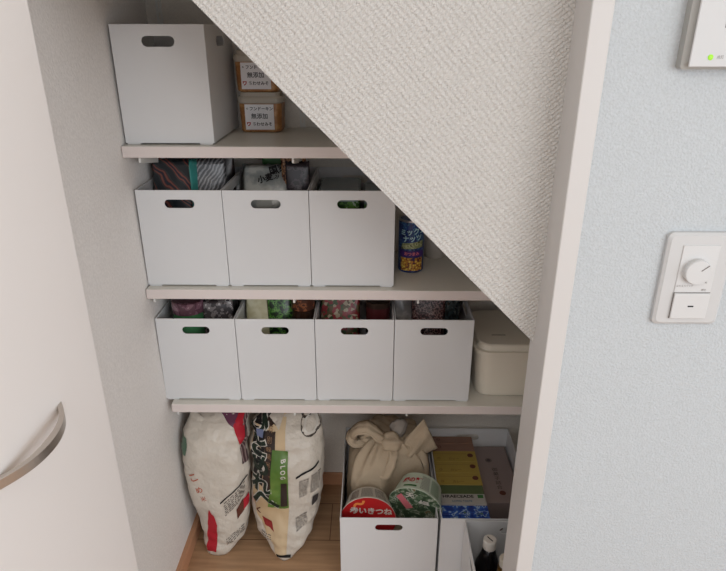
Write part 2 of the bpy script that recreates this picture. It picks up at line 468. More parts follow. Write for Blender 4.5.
ic = thing('wall_control_panel', 'white wall panel with green light, high on the right wall', 'control panel')
link('housing', rrbox(.175, .15, .004, yw-.020, yw, .9835, 1.3925, taper=.17), mat('control_housing', (168, 167, 162), .45), ic)
link('face', bx(.9015, 1.054, yw-.0222, yw-.0198, 1.3205, 1.452, bevel=.001, seg=1), M['plate'], ic)
bm = bmesh.new(); bmesh.ops.create_uvsphere(bm, u_segments=16, v_segments=8, radius=.0034)
bmesh.ops.transform(bm, matrix=Matrix.Translation((.9255, yw-.0222, 1.3315)) @ Matrix.Scale(.4, 4, Vector((0, 1, 0))), verts=bm.verts)
g = mat('green_lamp', (150, 205, 60), .4); g.node_tree.nodes['Principled BSDF'].inputs['Emission Color'].default_value = lin((140, 210, 40)); g.node_tree.nodes['Principled BSDF'].inputs['Emission Strength'].default_value = .35
l_ = link('lamp', bm, g, ic, smooth=True); l_['label'] = 'small round green indicator lamp'
link('screen', bx(.9355, 1.035, yw-.0228, yw-.0221, 1.364, 1.425), mat('dark_screen', (58, 60, 62), .2), ic)
link('lettering', text_bm([('点灯', .937, 1.3315, .0042)], lambda u, v: (u, yw-.0224, v)), M['grey_ink'], ic, recalc=False)

# ------------------------------------------------------------------ miso tubs
miso = pattern('miso_paste', 'noise', 60, [(.0, (158, 108, 62)), (.5, (176, 126, 76)), (.62, (190, 142, 90))], rough=.35)
clear = mat('clear_plastic', (225, 222, 215), .12, trans=.0, alpha=.38, spec=.6)
paper = mat('label_paper', (236, 234, 236), .55)
lidm_ = mat('lid_plastic', (206, 196, 180), .15, alpha=.75)
def miso_tub(name, label, x, y, z):
    t = thing(name, label, 'food tub', (x, y, z), 0, 'stacked miso tubs')
    w, d = .104, .080
    def ring(k, zz, r=.016): return rrect(w*k, d*k, r, zz, 0, d/2+.001, 5)
    link('body', loft([ring(.90, .001), ring(.94, .004), ring(.985, .060), ring(.99, .067)]), miso, t, smooth=False)
    link('lid', loft([ring(1.0, .0672, .017), ring(1.045, .070, .018), ring(1.05, .079, .018), ring(1.0, .0835, .017), ring(.93, .0835, .015), ring(.92, .0915, .015), ring(.9, .0925, .014)]), lidm_, t)
    lab = link('front_label', bx(-.036, .033, .0005, .0022, .007, .0655), paper, t)
    f = lambda u, v: (u-.0015, .0000, v+.036)
    link('lettering', text_bm([('フンドーキン', .005, .019, .0094, 0, .0002), ('無添加', 0, .0015, .0135, 0, .0002), ('あわせみそ', .006, -.0165, .0096, 0, .0002)], f), M['ink'], lab, recalc=False)
    link('mark', text_bm([('ワ', -.0265, -.0165, .011, 0, .0006)], f), M['red_ink'], lab, recalc=False)
    link('mark', text_bm([('※', -.0285, .0195, .008, 0, 0)], f), M['grey_ink'], lab, recalc=False)
    return t
miso_tub('miso_tub', 'lower miso tub, standing directly on the top shelf', .2565, .197, Z1+.0003)
miso_tub('miso_tub', 'upper miso tub, stacked on another tub beside the tall bin', .2535, .197, Z1+.0932)

# ------------------------------------------------------------------ can and small pot behind it
can = thing('food_can', 'tall blue printed can standing beside the bins on middle shelf', 'can', (.6235, .144, Z2+.0003))
R_ = .0318
canbody = pattern('can_print_blue', 'noise', 70, [(0, (24, 40, 92)), (.46, (30, 62, 124)), (.56, (80, 134, 160)), (.60, (28, 38, 90))], rough=.3, dist=1.5)
link('body', lathe([(R_*.93, 0), (R_, .003), (R_, .128), (R_*.93, .132)], 40), canbody, can, smooth=False)
link('rim', lathe([(R_*.95, .1285), (R_*1.01, .130), (R_*1.01, .134), (R_*.92, .1345), (R_*.90, .131), (.002, .131)], 40), mat('tin', (170, 166, 170), .3, metal=.9), can)
def canf(r): return lambda u, v: (r*sin(u/r), -r*cos(u/r), v)
link('food_picture', quads_bm([rect(-.030, .030, .006, .040)], canf(R_+.0004), 16, 4), pattern('nut_print', 'voronoi', 150, [(0, (224, 200, 90)), (.35, (190, 128, 50)), (.62, (90, 40, 40)), (.8, (40, 36, 90))]), can, recalc=False)
link('purple_band', quads_bm([rect(-.034, .034, .042, .058)], canf(R_+.0004), 16, 2), mat('purple_print', (66, 40, 110), .35), can, recalc=False)
link('green_band', quads_bm([[(-.030, .061), (.030, .066), (.032, .084), (-.026, .076)]], canf(R_+.0004), 16, 4), pattern('green_print', 'noise', 120, [(0, (130, 140, 96)), (.5, (176, 180, 140)), (.6, (96, 100, 60))]), can, recalc=False)
link('lettering', text_bm([('ミックス', .002, .106, .017, .12, .0006), ('ナッツ', .001, .089, .017, .12, .0006)], canf(R_+.0008)), mat('pale_blue_ink', (170, 206, 214), .4), can, recalc=False)
link('lettering', text_bm([('おつまみ', 0, .050, .010, 0, .0003)], canf(R_+.0010)), M['pink_ink'], can, recalc=False)
pot = link('small_cup', lathe([(.028, 0), (.034, .05), (.0365, .078), (.0345, .079), (.026, .006), (.001, .005)], 32), mat('cup_plastic', (196, 188, 178), .35), None, smooth=False)
pot.location = (.694, .247, Z2+.0003); tag(pot, 'pale plastic cup behind the blue can, under the slope', 'cup')

# ------------------------------------------------------------------ cream tub on the lowest shelf
cream = mat('cream_plastic', (228, 221, 206), .42)
ct = thing('lidded_container', 'cream lidded plastic tub at right end of the lowest shelf', 'container', (.8905, .150, Z3+.0003))
def cr(w, d, r, z): return rrect(w, d, r, z, 0, 0, 8)
link('body', loft([cr(.176, .196, .030, 0), cr(.184, .204, .034, .004), cr(.198, .218, .038, .118), cr(.206, .226, .040, .120), cr(.206, .226, .040, .1255)]), cream, ct, smooth=False)
lid = link('lid', loft([cr(.2075, .2275, .041, .1258), cr(.2095, .2295, .041, .129), cr(.209, .229, .041, .1335), cr(.192, .212, .036, .1345), cr(.190, .210, .036, .148), cr(.184, .204, .034, .151)]), cream, ct)
link('lid_mark', bx(-.055, -.02, -.052, -.049, .1509, .1517), M['grey_ink'], lid)

# ------------------------------------------------------------------ packets in the bins
def pouch_bm(w, h, t, seed=0, nx=16, nz=18, crimp=.10, wr=.004):
    bm = bmesh.new(); G = {}
    for s in (-1, 1):
        for j in range(nz+1):
            for i in range(nx+1):
                u = i/nx; v = j/nz
                e = max(0, sin(pi*u))**.55*min(1, (v/.06+.25)) * (max(0, 1-v)/1.0 if v > 1-crimp else min(1, (1-crimp-v)/.35+.02))**.6
                edge = i in (0, nx) or j == nz
                x = (u-.5)*w; z = v*h; y = s*t/2*e
                nz_ = noise.noise(Vector((x*38+seed*3.1, z*38, seed+s)))*wr*min(1, e*1.6)
                if edge: y = 0; nz_ = 0
                k = (i, j) if edge else (i, j, s)
                if k not in G: G[k] = bm.verts.new((x, y+nz_, z+(.0015*sin(u*40) if j == nz else 0)))
    def g(i, j, s): return G.get((i, j)) or G[(i, j, s)]
    for s in (-1, 1):
        for j in range(nz):
            for i in range(nx):
                f = [g(i, j, s), g(i+1, j, s), g(i+1, j+1, s), g(i, j+1, s)]
                try: bm.faces.new(f)
                except ValueError: pass
    lo = [g(i, 0, -1) for i in range(nx+1)]+[g(i, 0, 1) for i in range(nx-1, 0, -1)]
    try: bm.faces.new(lo)
    except ValueError: pass
    return bm
seedn = [0]
def packet(name, label, cat, x, y, z, w, h, t, m, rz=0, lean=0, side=0, group=None):
    seedn[0] += 1
    o = link(name, pouch_bm(w, h, t, seedn[0]), m, None, smooth=True)
    o.location = (x, y, z); o.rotation_euler = (lean, side, rz); tag(o, label, cat, group); return o
def jar(name, label, cat, x, y, z, r, h, body, lidm, lid_h=.014, lid_r=1.03):
    t = thing(name, label, cat, (x, y, z))
    link('body', lathe([(r*.9, 0), (r, .004), (r, h*.82), (r*.9, h-lid_h)], 28), body, t, smooth=False)
    link('lid', lathe([(r*lid_r, h-lid_h+.0002), (r*lid_r, h-.002), (r*lid_r*.95, h), (.003, h)], 28), lidm, t)
    return t

# middle shelf, left bin   (x 0 .. .193)
zb = Z2+.0062
red_net = pattern('red_lined_film', 'wave', 9, [(0, (36, 42, 48)), (.35, (52, 58, 60)), (.62, (70, 54, 54)), (.74, (140, 62, 60)), (.84, (104, 102, 84)), (.9, (132, 54, 54)), (.96, (34, 44, 56))], rot=(0, radians(50), 0), dist=6, rough=.3)
packet('food_packet', 'dark packet with red lines at left of the left middle-shelf bin', 'packet', .062, .085, zb, .105, 0.278, .045, red_net, rz=-.15, lean=-.10, side=-.02)
packet('food_packet', 'navy blue packet between red-lined and teal-edged packets', 'packet', .092, .150, zb, .110, 0.284, .035, pattern('navy_film', 'noise', 55, [(0, (30, 38, 54)), (.5, (44, 54, 74)), (.6, (70, 88, 96)), (.66, (30, 36, 52))], rough=.25), rz=.12, lean=-.05)
packet('food_packet', 'bright teal packet standing edge-on in the left middle-shelf bin', 'packet', .118, .108, zb, .060, 0.278, .022, mat('teal_film', (62, 138, 132), .3), rz=radians(68), lean=.0)
packet('food_packet', 'silver ridged packet near right side of left middle-shelf bin', 'packet', .146, .092, zb, .082, 0.278, .036, pattern('ridged_film', 'wave', 40, [(0, (66, 68, 72)), (.5, (112, 114, 118)), (.75, (146, 146, 150))], rot=(0, radians(-35), 0), dist=6, rough=.3), rz=.25, lean=-.08)
packet('food_packet', 'dark brown packet at the back right of left middle-shelf bin', 'packet', .138, .215, zb, .085, 0.284, .040, pattern('brown_film', 'noise', 60, [(0, (50, 40, 40)), (.55, (78, 64, 62)), (.65, (40, 34, 36))], rough=.3), rz=.1)
# middle shelf, centre bin (x .194 .. .387)
lp = packet('food_packet', 'clear white packet with black lettering in the centre bin', 'packet', .270, .120, zb, .125, .258, .050, pattern('cloudy_film', 'noise', 30, [(0, (112, 120, 120)), (.48, (160, 166, 164)), (.6, (196, 198, 192))], rough=.25, interp='LINEAR'), rz=-.06, lean=-.20)
for it in (('国産', .024, .246, .021, .3, .0007), ('小麦粉', .004, .226, .019, .3, .0006)): link('lettering', text_bm([it], lambda u, v: (u, -.026+max(0, v-.17)*.27, v)), M['ink'], lp, recalc=False)
packet('food_packet', 'packet of brown grains standing at right of lettered packet', 'packet', .338, .155, zb, .060, 0.284, .040, pattern('brown_grains', 'voronoi', 190, [(0, (196, 150, 104)), (.4, (150, 100, 66)), (.65, (90, 60, 44))]), rz=.2, lean=-.05)
packet('food_packet', 'charcoal packet at right side of the centre middle-shelf bin', 'packet', .354, .085, zb, .055, 0.274, .035, pattern('charcoal_film', 'noise', 70, [(0, (44, 40, 46)), (.55, (74, 66, 72)), (.63, (36, 34, 38))], rough=.3), rz=.1, lean=-.05)
packet('food_packet', 'small green packet at the back of the centre bin', 'packet', .285, .225, zb, .070, 0.278, .03, mat('green_film', (76, 128, 74), .35), rz=.1)
# middle shelf, right bin (x .387 .. .581): clear food boxes with grey lids
tealg = mat('grey_lid_plastic', (150, 160, 160), .25)
for k, (x, y, w, d, h_, lab) in enumerate(((.447, .155, .100, .195, .205, 'larger grey-lidded clear box in the right middle-shelf bin'), (.540, .150, .070, .170, .196, 'narrow grey-lidded clear box in the right middle-shelf bin'))):
    t = thing('food_box', lab, 'food box', (x, y, zb))
    link('body', loft([rrect(w*.94, d*.94, .01, .0), rrect(w*.98, d*.98, .01, h_-.015)]), pattern('green_contents', 'noise', 45, [(0, (52, 88, 34)), (.48, (92, 138, 58)), (.56, (170, 186, 160)), (.6, (64, 110, 40))]), t)
    link('lid', loft([rrect(w, d, .012, h_-.0148), rrect(w, d, .012, h_-.004), rrect(w*.93, d*.95, .01, h_-.001), rrect(w*.9, d*.93, .01, h_-.004)]), tealg, t)

# lowest shelf, leftmost bin
zb = Z3+.0062
jar('food_jar', 'jar with a purple-brown lid at left of leftmost lowest bin', 'jar', .066, .085, zb, .040, 0.250, mat('green_glass', (62, 112, 74), .15), pattern('purple_lid', 'noise', 40, [(0, (84, 56, 66)), (.55, (112, 80, 92)), (.66, (150, 120, 130))], rough=.25), lid_h=.03)
packet('food_packet', 'clear grey packet standing in front of the green-lidded jar', 'packet', .142, .065, zb, .075, 0.250, .035, pattern('clear_grey_film', 'noise', 50, [(0, (64, 60, 62)), (.5, (118, 112, 112)), (.62, (190, 186, 186)), (.67, (80, 76, 80))], rough=.2), rz=.1, lean=-.06)
jar('food_jar', 'jar with a dark green lid at back right of leftmost lowest bin', 'jar', .142, .150, zb, .036, 0.256, mat('smoke_glass', (58, 56, 56), .2), mat('green_lid', (44, 104, 70), .35), lid_h=.028)
packet('food_packet', 'thin dark packet at the left wall of the leftmost lowest bin', 'packet', .030, .160, zb, .12, 0.247, .012, mat('smoky_film', (104, 104, 98), .3), rz=radians(85))
# second
packet('food_packet', 'cream packet at left of the second lowest-shelf bin', 'packet', .236, .090, zb, .072, 0.260, .055, pattern('cream_film', 'noise', 26, [(0, (168, 160, 120)), (.5, (206, 200, 164)), (.6, (222, 218, 190))], rough=.35, interp='LINEAR'), rz=-.1, lean=-.12)
packet('food_packet', 'green leafy packet in the middle of second lowest-shelf bin', 'packet', .298, .080, zb, .066, 0.262, .045, pattern('leafy_film', 'noise', 90, [(0, (24, 44, 22)), (.48, (60, 108, 44)), (.56, (104, 160, 70)), (.62, (30, 50, 30))], rough=.3), rz=.15, lean=-.12)
jar('food_jar', 'dark jar with a brown lid at right of second lowest-shelf bin', 'jar', .352, .100, zb, .029, 0.252, mat('brown_glass', (52, 34, 26), .15), pattern('brown_lid', 'noise', 60, [(0, (74, 42, 30)), (.52, (138, 82, 52)), (.64, (60, 34, 28))], rough=.3), lid_h=.03)
# third
packet('food_packet', 'red and green flowered packet in the third lowest-shelf bin', 'packet', .444, .080, zb, .100, 0.265, .050, pattern('flowered_film', 'cells', 120, [(0, (128, 40, 46)), (.30, (170, 156, 132)), (.42, (62, 84, 52)), (.55, (146, 54, 60)), (.70, (98, 84, 58)), (.84, (186, 172, 150))], rough=.3), rz=-.05, lean=-.14)
for k in range(3):
    o = jar('food_tin', ['lowest dark tin in the right stack inside third lowest-shelf bin', 'middle dark tin in the right stack inside third lowest-shelf bin', 'topmost dark tin of the stack beside the red flowered packet'][k], 'tin', .542, .120, zb+k*.0782, .031, .078, mat('maroon_tin', (84, 36, 38), .3), mat('bronze_lid', (70, 54, 46), .3, metal=.4))
# rightmost
packet('food_packet', 'pale clear packet at left of the rightmost lowest-shelf bin', 'packet', .612, .105, zb, .052, 0.258, .040, pattern('pale_film', 'noise', 30, [(0, (90, 88, 88)), (.5, (132, 130, 130)), (.65, (170, 168, 166))], rough=.2, interp='LINEAR'), rz=.2, lean=-.08)
packet('food_packet', 'dark red netted packet in the rightmost lowest-shelf bin', 'packet', .668, .085, zb, .085, 0.258, .050, pattern('netted_film', 'voronoi', 170, [(0, (36, 26, 28)), (.4, (84, 44, 46)), (.6, (150, 128, 124)), (.75, (52, 30, 32))], rough=.3), rz=-.1, lean=-.12)
packet('food_packet', 'dark teal packet at right of the rightmost lowest-shelf bin', 'packet', .733, .110, zb, .060, 0.262, .040, pattern('dark_teal_film', 'noise', 70, [(0, (26, 34, 38)), (.5, (44, 58, 62)), (.6, (84, 96, 98)), (.65, (24, 30, 34))], rough=.25), rz=.4, lean=-.08)

# ------------------------------------------------------------------ rice bags
def interp(tab, z):
    if z <= tab[0][0]: return tab[0][1:]
    for a_, b_ in zip(tab[:-1], tab[1:]):
        if z <= b_[0]:
            t = (z-a_[0])/(b_[0]-a_[0]); t = t*t*(3-2*t)*.5+t*.5
            return tuple(p+(q-p)*t for p, q in zip(a_[1:], b_[1:]))
    return tab[-1][1:]
def bag_surface(tab, seed, ex=2.35):
    def S(ang, z, off=0.0):
        cx, cy, a_, b_ = interp(tab, z)
        c, s = cos(ang), sin(ang)
        x = cx+a_*math.copysign(abs(c)**(2/ex), c); y = cy+b_*math.copysign(abs(s)**(2/ex), s)
        d = noise.noise(Vector((x*11+seed, y*11, z*9)))*.010+noise.noise(Vector((x*34+seed, y*34, z*26)))*.0045
        d += .0022*noise.noise(Vector((x*90, y*90+seed, z*60)))
        d += .0055*max(0, 1-abs(z-.37)/.11)*sin(x*60+z*85+seed)*noise.noise(Vector((x*8, z*8, seed)))*2
        d += .0030*math.sin(z*150+x*40+3*noise.noise(Vector((x*12, z*12, seed+5))))*max(0, 1-z/.14)
        n = Vector((c, s, 0)).normalized()
        p = Vector((x, y, z))+n*(d*min(1, a_/.05)+off)
        p.z = max(.0006+max(0, .0005), p.z)
        return p
    def front(X, z, off=.0012):
        cx, cy, a_, b_ = interp(tab, z)
        k = max(-.985, min(.985, (X-cx)/a_))
        c = math.copysign(abs(k)**(ex/2), k); ang = -math.acos(max(-1, min(1, c)))
        return S(ang, z, off)
    return S, front
def bag_mesh(S, zs, n=56):
    return loft([[tuple(S(2*pi*i/n, z)) for i in range(n)] for z in zs])
white_film = mat('rice_bag_film', (204, 196, 184), .36, spec=.5, bump=(30, 1.0, .010, 5))
def frange(a_, b_, n): return [a_+(b_-a_)*i/n for i in range(n+1)]

tab1 = [(0.0, .098, -.004, .026, .014), (.012, .100, .002, .038, .026), (.035, .106, .014, .050, .040), (.07, .112, .030, .062, .055), (.14, .1135, .045, .0745, .066), (.22, .1070, .050, .083, .072),
        (.31, .1045, .055, .088, .070), (.37, .1035, .066, .0885, .064), (.405, .110, .090, .088, .058), (.422, .120, .115, .074, .045), (.438, .130, .130, .055, .030), (.446, .133, .135, .035, .012)]
S1, F1 = bag_surface(tab1, 3.0)
bag1 = link('rice_bag', bag_mesh(S1, frange(0.0012, .446, 60)), white_film, None, smooth=True)
tag(bag1, 'white rice bag with red corner strip, left against the wall', 'rice bag')
def decal(parent, name, bm, m): return link(name, bm, m, parent, smooth=True, recalc=False)
def f1(u, v): return F1(u, v, .0016)
def f1b(u, v): return F1(u, v, .0026)
decal(bag1, 'red_strip', quads_bm([[(.068, .020), (.097, .026), (.107, .120), (.082, .145)], [(.082, .145), (.107, .120), (.100, .150), (.089, .172)]], f1, 6, 14), M['red_ink'])
decal(bag1, 'purple_panel', quads_bm([[(.118, .428), (.164, .396), (.172, .425), (.150, .452)]], f1, 10, 10), mat('purple_film', (104, 62, 84), .4))
decal(bag1, 'red_diamond', quads_bm([[(.160, .402), (.178, .352), (.190, .392), (.180, .442)]], f1b, 8, 10), M['red_ink'])
decal(bag1, 'brown_band', quads_bm([[(.179, .300), (.197, .300), (.200, .440), (.183, .440)]], f1, 4, 14), pattern('banded_print', 'wave', 60, [(0, (76, 56, 58)), (.5, (104, 84, 84)), (.8, (150, 130, 126))], rot=(0, .2, 0)))
decal(bag1, 'green_corner', quads_bm([[(.021, .330), (.040, .330), (.038, .372), (.018, .378)]], f1, 4, 6), mat('green_print_film', (92, 118, 98), .4))
decal(bag1, 'printed_line', quads_bm([[(.120, .189), (.186, .254), (.186, .2595), (.120, .194)], [(.190, .262), (.198, .272), (.198, .277), (.190, .267)]], f1, 14, 1), M['ink'])
def ragged(c, n_, bar, wid, gap):
    """a block of print: n_ rows of short strokes inside the quad c"""
    out = []
    def P(a, b): return tuple((1-a)*(1-b)*c[0][k]+a*(1-b)*c[1][k]+a*b*c[2][k]+(1-a)*b*c[3][k] for k in (0, 1))
    for r_ in range(n_):
        a = random.uniform(0, .05); v0, v1 = (r_+.22)/n_, (r_+.22+bar)/n_
        while a < .97:
            b = min(1, a+random.uniform(*wid)); out.append([P(a, v0), P(b, v0), P(b, v1), P(a, v1)]); a = b+random.uniform(*gap)
    return out
decal(bag1, 'small_print', quads_bm(ragged([(.130, .146), (.182, .196), (.182, .246), (.128, .192)], 7, .5, (.05, .16), (.02, .07)), f1, 2, 1), M['grey_ink'])
decal(bag1, 'small_print', quads_bm(ragged([(.126, .044), (.172, .078), (.172, .106), (.126, .070)], 4, .45, (.06, .2), (.02, .07)), f1, 2, 1), M['grey_ink'])
decal(bag1, 'dark_label', quads_bm([[(.160, .128), (.178, .148), (.180, .182), (.160, .160)]], f1, 6, 6), M['brown_ink'])
decal(bag1, 'red_mark', quads_bm([[(.176, .150), (.190, .160), (.190, .190), (.180, .180)]], f1b, 6, 6), M['red_ink'])
decal(bag1, 'red_lettering', text_bm([('こ', .055, .268, .026, .5, .0004), ('め', .066, .230, .020, .4, .0002), ('米', .076, .203, .016, .3, 0)], f1), M['orange_ink'])

def fold_corner():
    bm = bmesh.new(); n = 10; g = []
    A, B, C_, D_ = Vector((.0160, .062, .368)), Vector((.046, .075, .432)), Vector((.100, .040, .405)), Vector((.052, .004, .345))
    for s_ in (0, 1):
        gg = []
        for j in range(n+1):
            row = []
            for i in range(n+1):
                u, v = i/n, j/n
                p = (A*(1-u)+B*u)*(1-v)+(D_*(1-u)+C_*u)*v
                p += Vector((-.1, -.7, .5))*(.010*sin(pi*v)*sin(pi*u)+.004*noise.noise(p*60))
                if s_: p += Vector((.002, .010, -.006))
                row.append(bm.verts.new(p))
            gg.append(row)
        g.append(gg)
    for s_ in (0, 1):
        for j in range(n):
            for i in range(n): bm.faces.new((g[s_][j][i], g[s_][j][i+1], g[s_][j+1][i+1], g[s_][j+1][i]))
    for k in range(n):
        for q in (0, n):
            bm.faces.new((g[0][k][q], g[0][k+1][q], g[1][k+1][q], g[1][k][q])); bm.faces.new((g[0][q][k], g[0][q][k+1], g[1][q][k+1], g[1][q][k]))
    return bm
link('folded_corner', fold_corner(), white_film, bag1, smooth=True)

tab2 = [(0.0, .2845, -.030, .007, .004), (.012, .2860, -.022, .024, .012), (.035, .287, -.004, .048, .034), (.08, .284, .024, .078, .058), (.14, .2845, .048, .0935, .070), (.22, .2920, .056, .0995, .076),
        (.30, .2975, .060, .0995, .076), (.36, .3005, .068, .096, .070), (.395, .303, .080, .092, .056), (.414, .308, .096, .078, .040), (.426, .312, .106, .058, .024), (.432, .314, .110, .040, .010)]
S2, F2 = bag_surface(tab2, 11.0)
bag2 = link('rice_bag', bag_mesh(S2, frange(0.0012, .432, 60)), white_film, None, smooth=True)
tag(bag2, 'rice bag with black brush lettering and green panel, beside the wide bin', 'rice bag')
def f2(u, v): return F2(u, v, .0016)
def f2b(u, v): return F2(u, v, .0026)
def f2c(u, v): return F2(u, v, .0036)
def f2d(u, v): return F2(u, v, .0046)
tan = pattern('tan_film', 'noise', 6, [(.3, (184, 156, 118)), (.6, (206, 184, 150))], interp='LINEAR')
decal(bag2, 'tan_panel', quads_bm([[(.262, .020), (.292, .016), (.306, .180), (.205, .180)], [(.205, .180), (.306, .180), (.300, .420), (.210, .420)]], f2, 14, 22), tan)
decal(bag2, 'dark_strip', quads_bm([[(.240, .215), (.272, .215), (.276, .425), (.248, .425)]], f2b, 8, 18), pattern('dark_strip_print', 'noise', 90, [(0, (44, 30, 26)), (.55, (60, 44, 34)), (.66, (120, 84, 60))]))
decal(bag2, 'black_strip', quads_bm([[(.206, .255), (.238, .245), (.250, .430), (.215, .430)]], f2b, 8, 18), M['ink'])
decal(bag2, 'green_panel', quads_bm([[(.250, .182), (.305, .178), (.306, .250), (.262, .250)], [(.262, .250), (.306, .250), (.309, .352), (.268, .355)]], f2c, 10, 16), pattern('green_panel_print', 'noise', 14, [(0, (58, 88, 34)), (.5, (82, 116, 46)), (.65, (104, 134, 62))], interp='LINEAR'))
decal(bag2, 'dark_label', quads_bm([[(.284, .188), (.302, .186), (.303, .262), (.288, .264)]], f2d, 6, 8), mat('dark_label_ink', (50, 40, 36), .5))
lets = [('ひ', .229, .402, .050, -.1), ('と', .231, .352, .056, -.1), ('め', .234, .302, .058, -.1), ('れ', .233, .247, .058, -.1), ('へ', .243, .200, .078, .15)]
decal(bag2, 'lettering_outline', text_bm([l+(.0042,) for l in lets], f2c), M['white_ink'])
decal(bag2, 'brush_lettering', text_bm([l+(.0022,) for l in lets], f2d), mat('green_black_ink', (30, 44, 34), .5))
decal(bag2, 'lettering', text_bm([('B', .2965, .330, .016, -1.5, .0004), ('L', .2955, .316, .016, -1.5, .0004), ('O', .2950, .301, .016, -1.5, .0004), ('G', .2945, .284, .016, -1.5, .0004)], f2d), M['white_ink'])
decal(bag2, 'lettering', text_bm([('特', .261, .395, .014), ('別', .260, .375, .014), ('栽', .259, .355, .014), ('培', .258, .335, .014), ('米', .257, .315, .014)], f2c), mat('tan_ink', (150, 118, 90), .5))
decal(bag2, 'blue_sticker', quads_bm([[(.226, .378), (.243, .378), (.243, .394), (.226, .393)]], F2 and (lambda u, v: F2(u, v, .0056)), 4, 4), mat('blue_sticker_print', (108, 118, 150), .4))
decal(bag2, 'printed_line', quads_bm([[(.327, .272), (.385, .302), (.385, .309), (.327, .278)]], f2, 16, 1), M['ink'])
decal(bag2, 'round_emblem', text_bm([('●', .366, .400, .070), ('●', .352, .425, .040)], f2), pattern('dark_emblem', 'noise', 160, [(0, (50, 44, 42)), (.5, (96, 86, 76)), (.62, (40, 34, 34))]))
decal(bag2, 'emblem_ring', text_bm([('○', .366, .400, .050, 0, .0004)], f2b), M['white_ink'])
for c, n_ in (([(.334, .205), (.356, .212), (.358, .272), (.335, .264)], 8), ([(.362, .214), (.382, .222), (.386, .286), (.364, .277)], 8), ([(.322, .098), (.350, .112), (.352, .158), (.322, .142)], 6), ([(.224, .076), (.250, .066), (.250, .088), (.222, .098)], 3)):
    decal(bag2, 'small_print', quads_bm(ragged(c, n_, .5, (.08, .3), (.04, .12)), f2b, 2, 1), M['grey_ink'])
decal(bag2, 'black_square', quads_bm([[(.363, .170), (.376, .176), (.378, .205), (.366, .200)]], f2b, 4, 4), mat('charcoal_ink', (60, 56, 56), .6))
decal(bag2, 'red_mark', quads_bm([[(.228, .142), (.245, .138), (.252, .112), (.236, .118)], [(.245, .138), (.256, .134), (.262, .100), (.252, .112)]], f2b, 6, 6), mat('maroon_ink', (140, 44, 44), .5))
decal(bag2, 'brush_mark', text_bm([('く', .222, .160, .020, 0, .0008)], f2b), M['brown_ink'])
decal(bag2, 'white_fold', quads_bm([[(.252, .414), (.284, .398), (.294, .424), (.262, .426)]], f2d, 8, 6), white_film)
decal(bag2, 'black_seal', quads_bm([[(.268, .017), (.302, .015), (.305, .025), (.264, .026)]], f2b, 10, 2), M['ink'])

# ------------------------------------------------------------------ cloth bundle
def cloth_mat():
    m = mat('beige_cotton', (182, 165, 142), .9, spec=.1)
    nt = m.node_tree; b_ = nt.nodes['Principled BSDF']
    tc = nt.nodes.new('ShaderNodeTexCoord'); w = nt.nodes.new('ShaderNodeTexNoise'); w.inputs['Scale'].default_value = 400
    nt.links.new(tc.outputs['Object'], w.inputs['Vector'])
    n2 = nt.nodes.new('ShaderNodeTexNoise'); n2.inputs['Scale'].default_value = 28; n2.inputs['Detail'].default_value = 3; n2.inputs['Distortion'].default_value = 1.0
    nt.links.new(tc.outputs['Object'], n2.inputs['Vector'])
    ad = nt.nodes.new('ShaderNodeMath'); ad.operation = 'MULTIPLY_ADD'; ad.inputs[1].default_value = .06
    nt.links.new(w.outputs['Fac'], ad.inputs[0]); nt.links.new(n2.outputs['Fac'], ad.inputs[2])
    bp = nt.nodes.new('ShaderNodeBump'); bp.inputs['Strength'].default_value = .7; bp.inputs['Distance'].default_value = .006
    nt.links.new(ad.outputs[0], bp.inputs['Height']); nt.links.new(bp.outputs['Normal'], b_.inputs['Normal'])
    return m
CL = cloth_mat()
KN = Vector((.580, .085, .325))
def bundle():
    rings = []; nz, n = 34, 96
    for j in range(nz+1):
        v = j/nz; z = .012+v*.326
        k = max(0.0, 1-((v-.42)/.60)**3.4) if v > .42 else 1-.20*((.42-v)/.42)**2.5
        k = k**.50 if v > .42 else k
        cx = .5725+.008*v; cy = .128-.010*v
        k = max(k, .03)
        ring = []
        for i in range(n):
            a_ = 2*pi*i/n; c, s = cos(a_), sin(a_); e = 2/3.0
            x = cx+.117*k*math.copysign(abs(c)**e, c); y = cy+.140*k*math.copysign(abs(s)**e, s)
            p = Vector((x, y, z)); f = max(0, (v-.35)/.65)
            fold = f*(.0065*sin(a_*9+1.5*sin(a_*2)+z*18)+.0045*sin(a_*17+2))+.008*noise.noise(Vector((x*14, y*14, z*14)))*(.3+f)
            p += Vector((c, s, .35)).normalized()*fold
            p.x = max(.4540, min(.6915, p.x)); p.y = max(.012 if z > .10 else -.096, min(.262, p.y))
            if z < .10 and s < 0: p.y = max(-.096, p.y-.075*min(1, (.10-z)/.03)*abs(s))
            if z > .10 and p.x > .575: p.y = max(.044, p.y)
            ring.append(tuple(p))
        rings.append(ring)
    return loft(rings)
bun = link('cloth_bundle', bundle(), CL, None, smooth=True)
tag(bun, 'knotted beige cotton cloth bundle in the wide floor bin', 'cloth bag')
def cloth_tube(name, pts, rad, flat=.6, ridge=.16, nr=5, up=Vector((0, -.5, 1)), n=20):
    path = bez(pts, 7); rr = lerp_list(rad, len(path))
    bm = tube(path, rr, n, flat, up, ridge, nr)
    for v in bm.verts:
        v.co += Vector((noise.noise(v.co*45), noise.noise(v.co*45+Vector((7, 0, 0))), noise.noise(v.co*45+Vector((0, 9, 0)))))*.004
    return link(name, bm, CL, bun, smooth=True)
cloth_tube('knot', [(.560, .075, .318), (.572, .060, .338), (.590, .058, .340), (.603, .075, .322)], [.014, .024, .024, .015], .8)
cloth_tube('knot_loop', [(.572, .075, .325), (.545, .060, .362), (.515, .058, .384), (.486, .066, .372), (.474, .080, .335), (.487, .085, .315), (.520, .080, .322), (.560, .078, .322)],
           [.012, .017, .018, .017, .015, .014, .013, .012], .42, .22, 6)
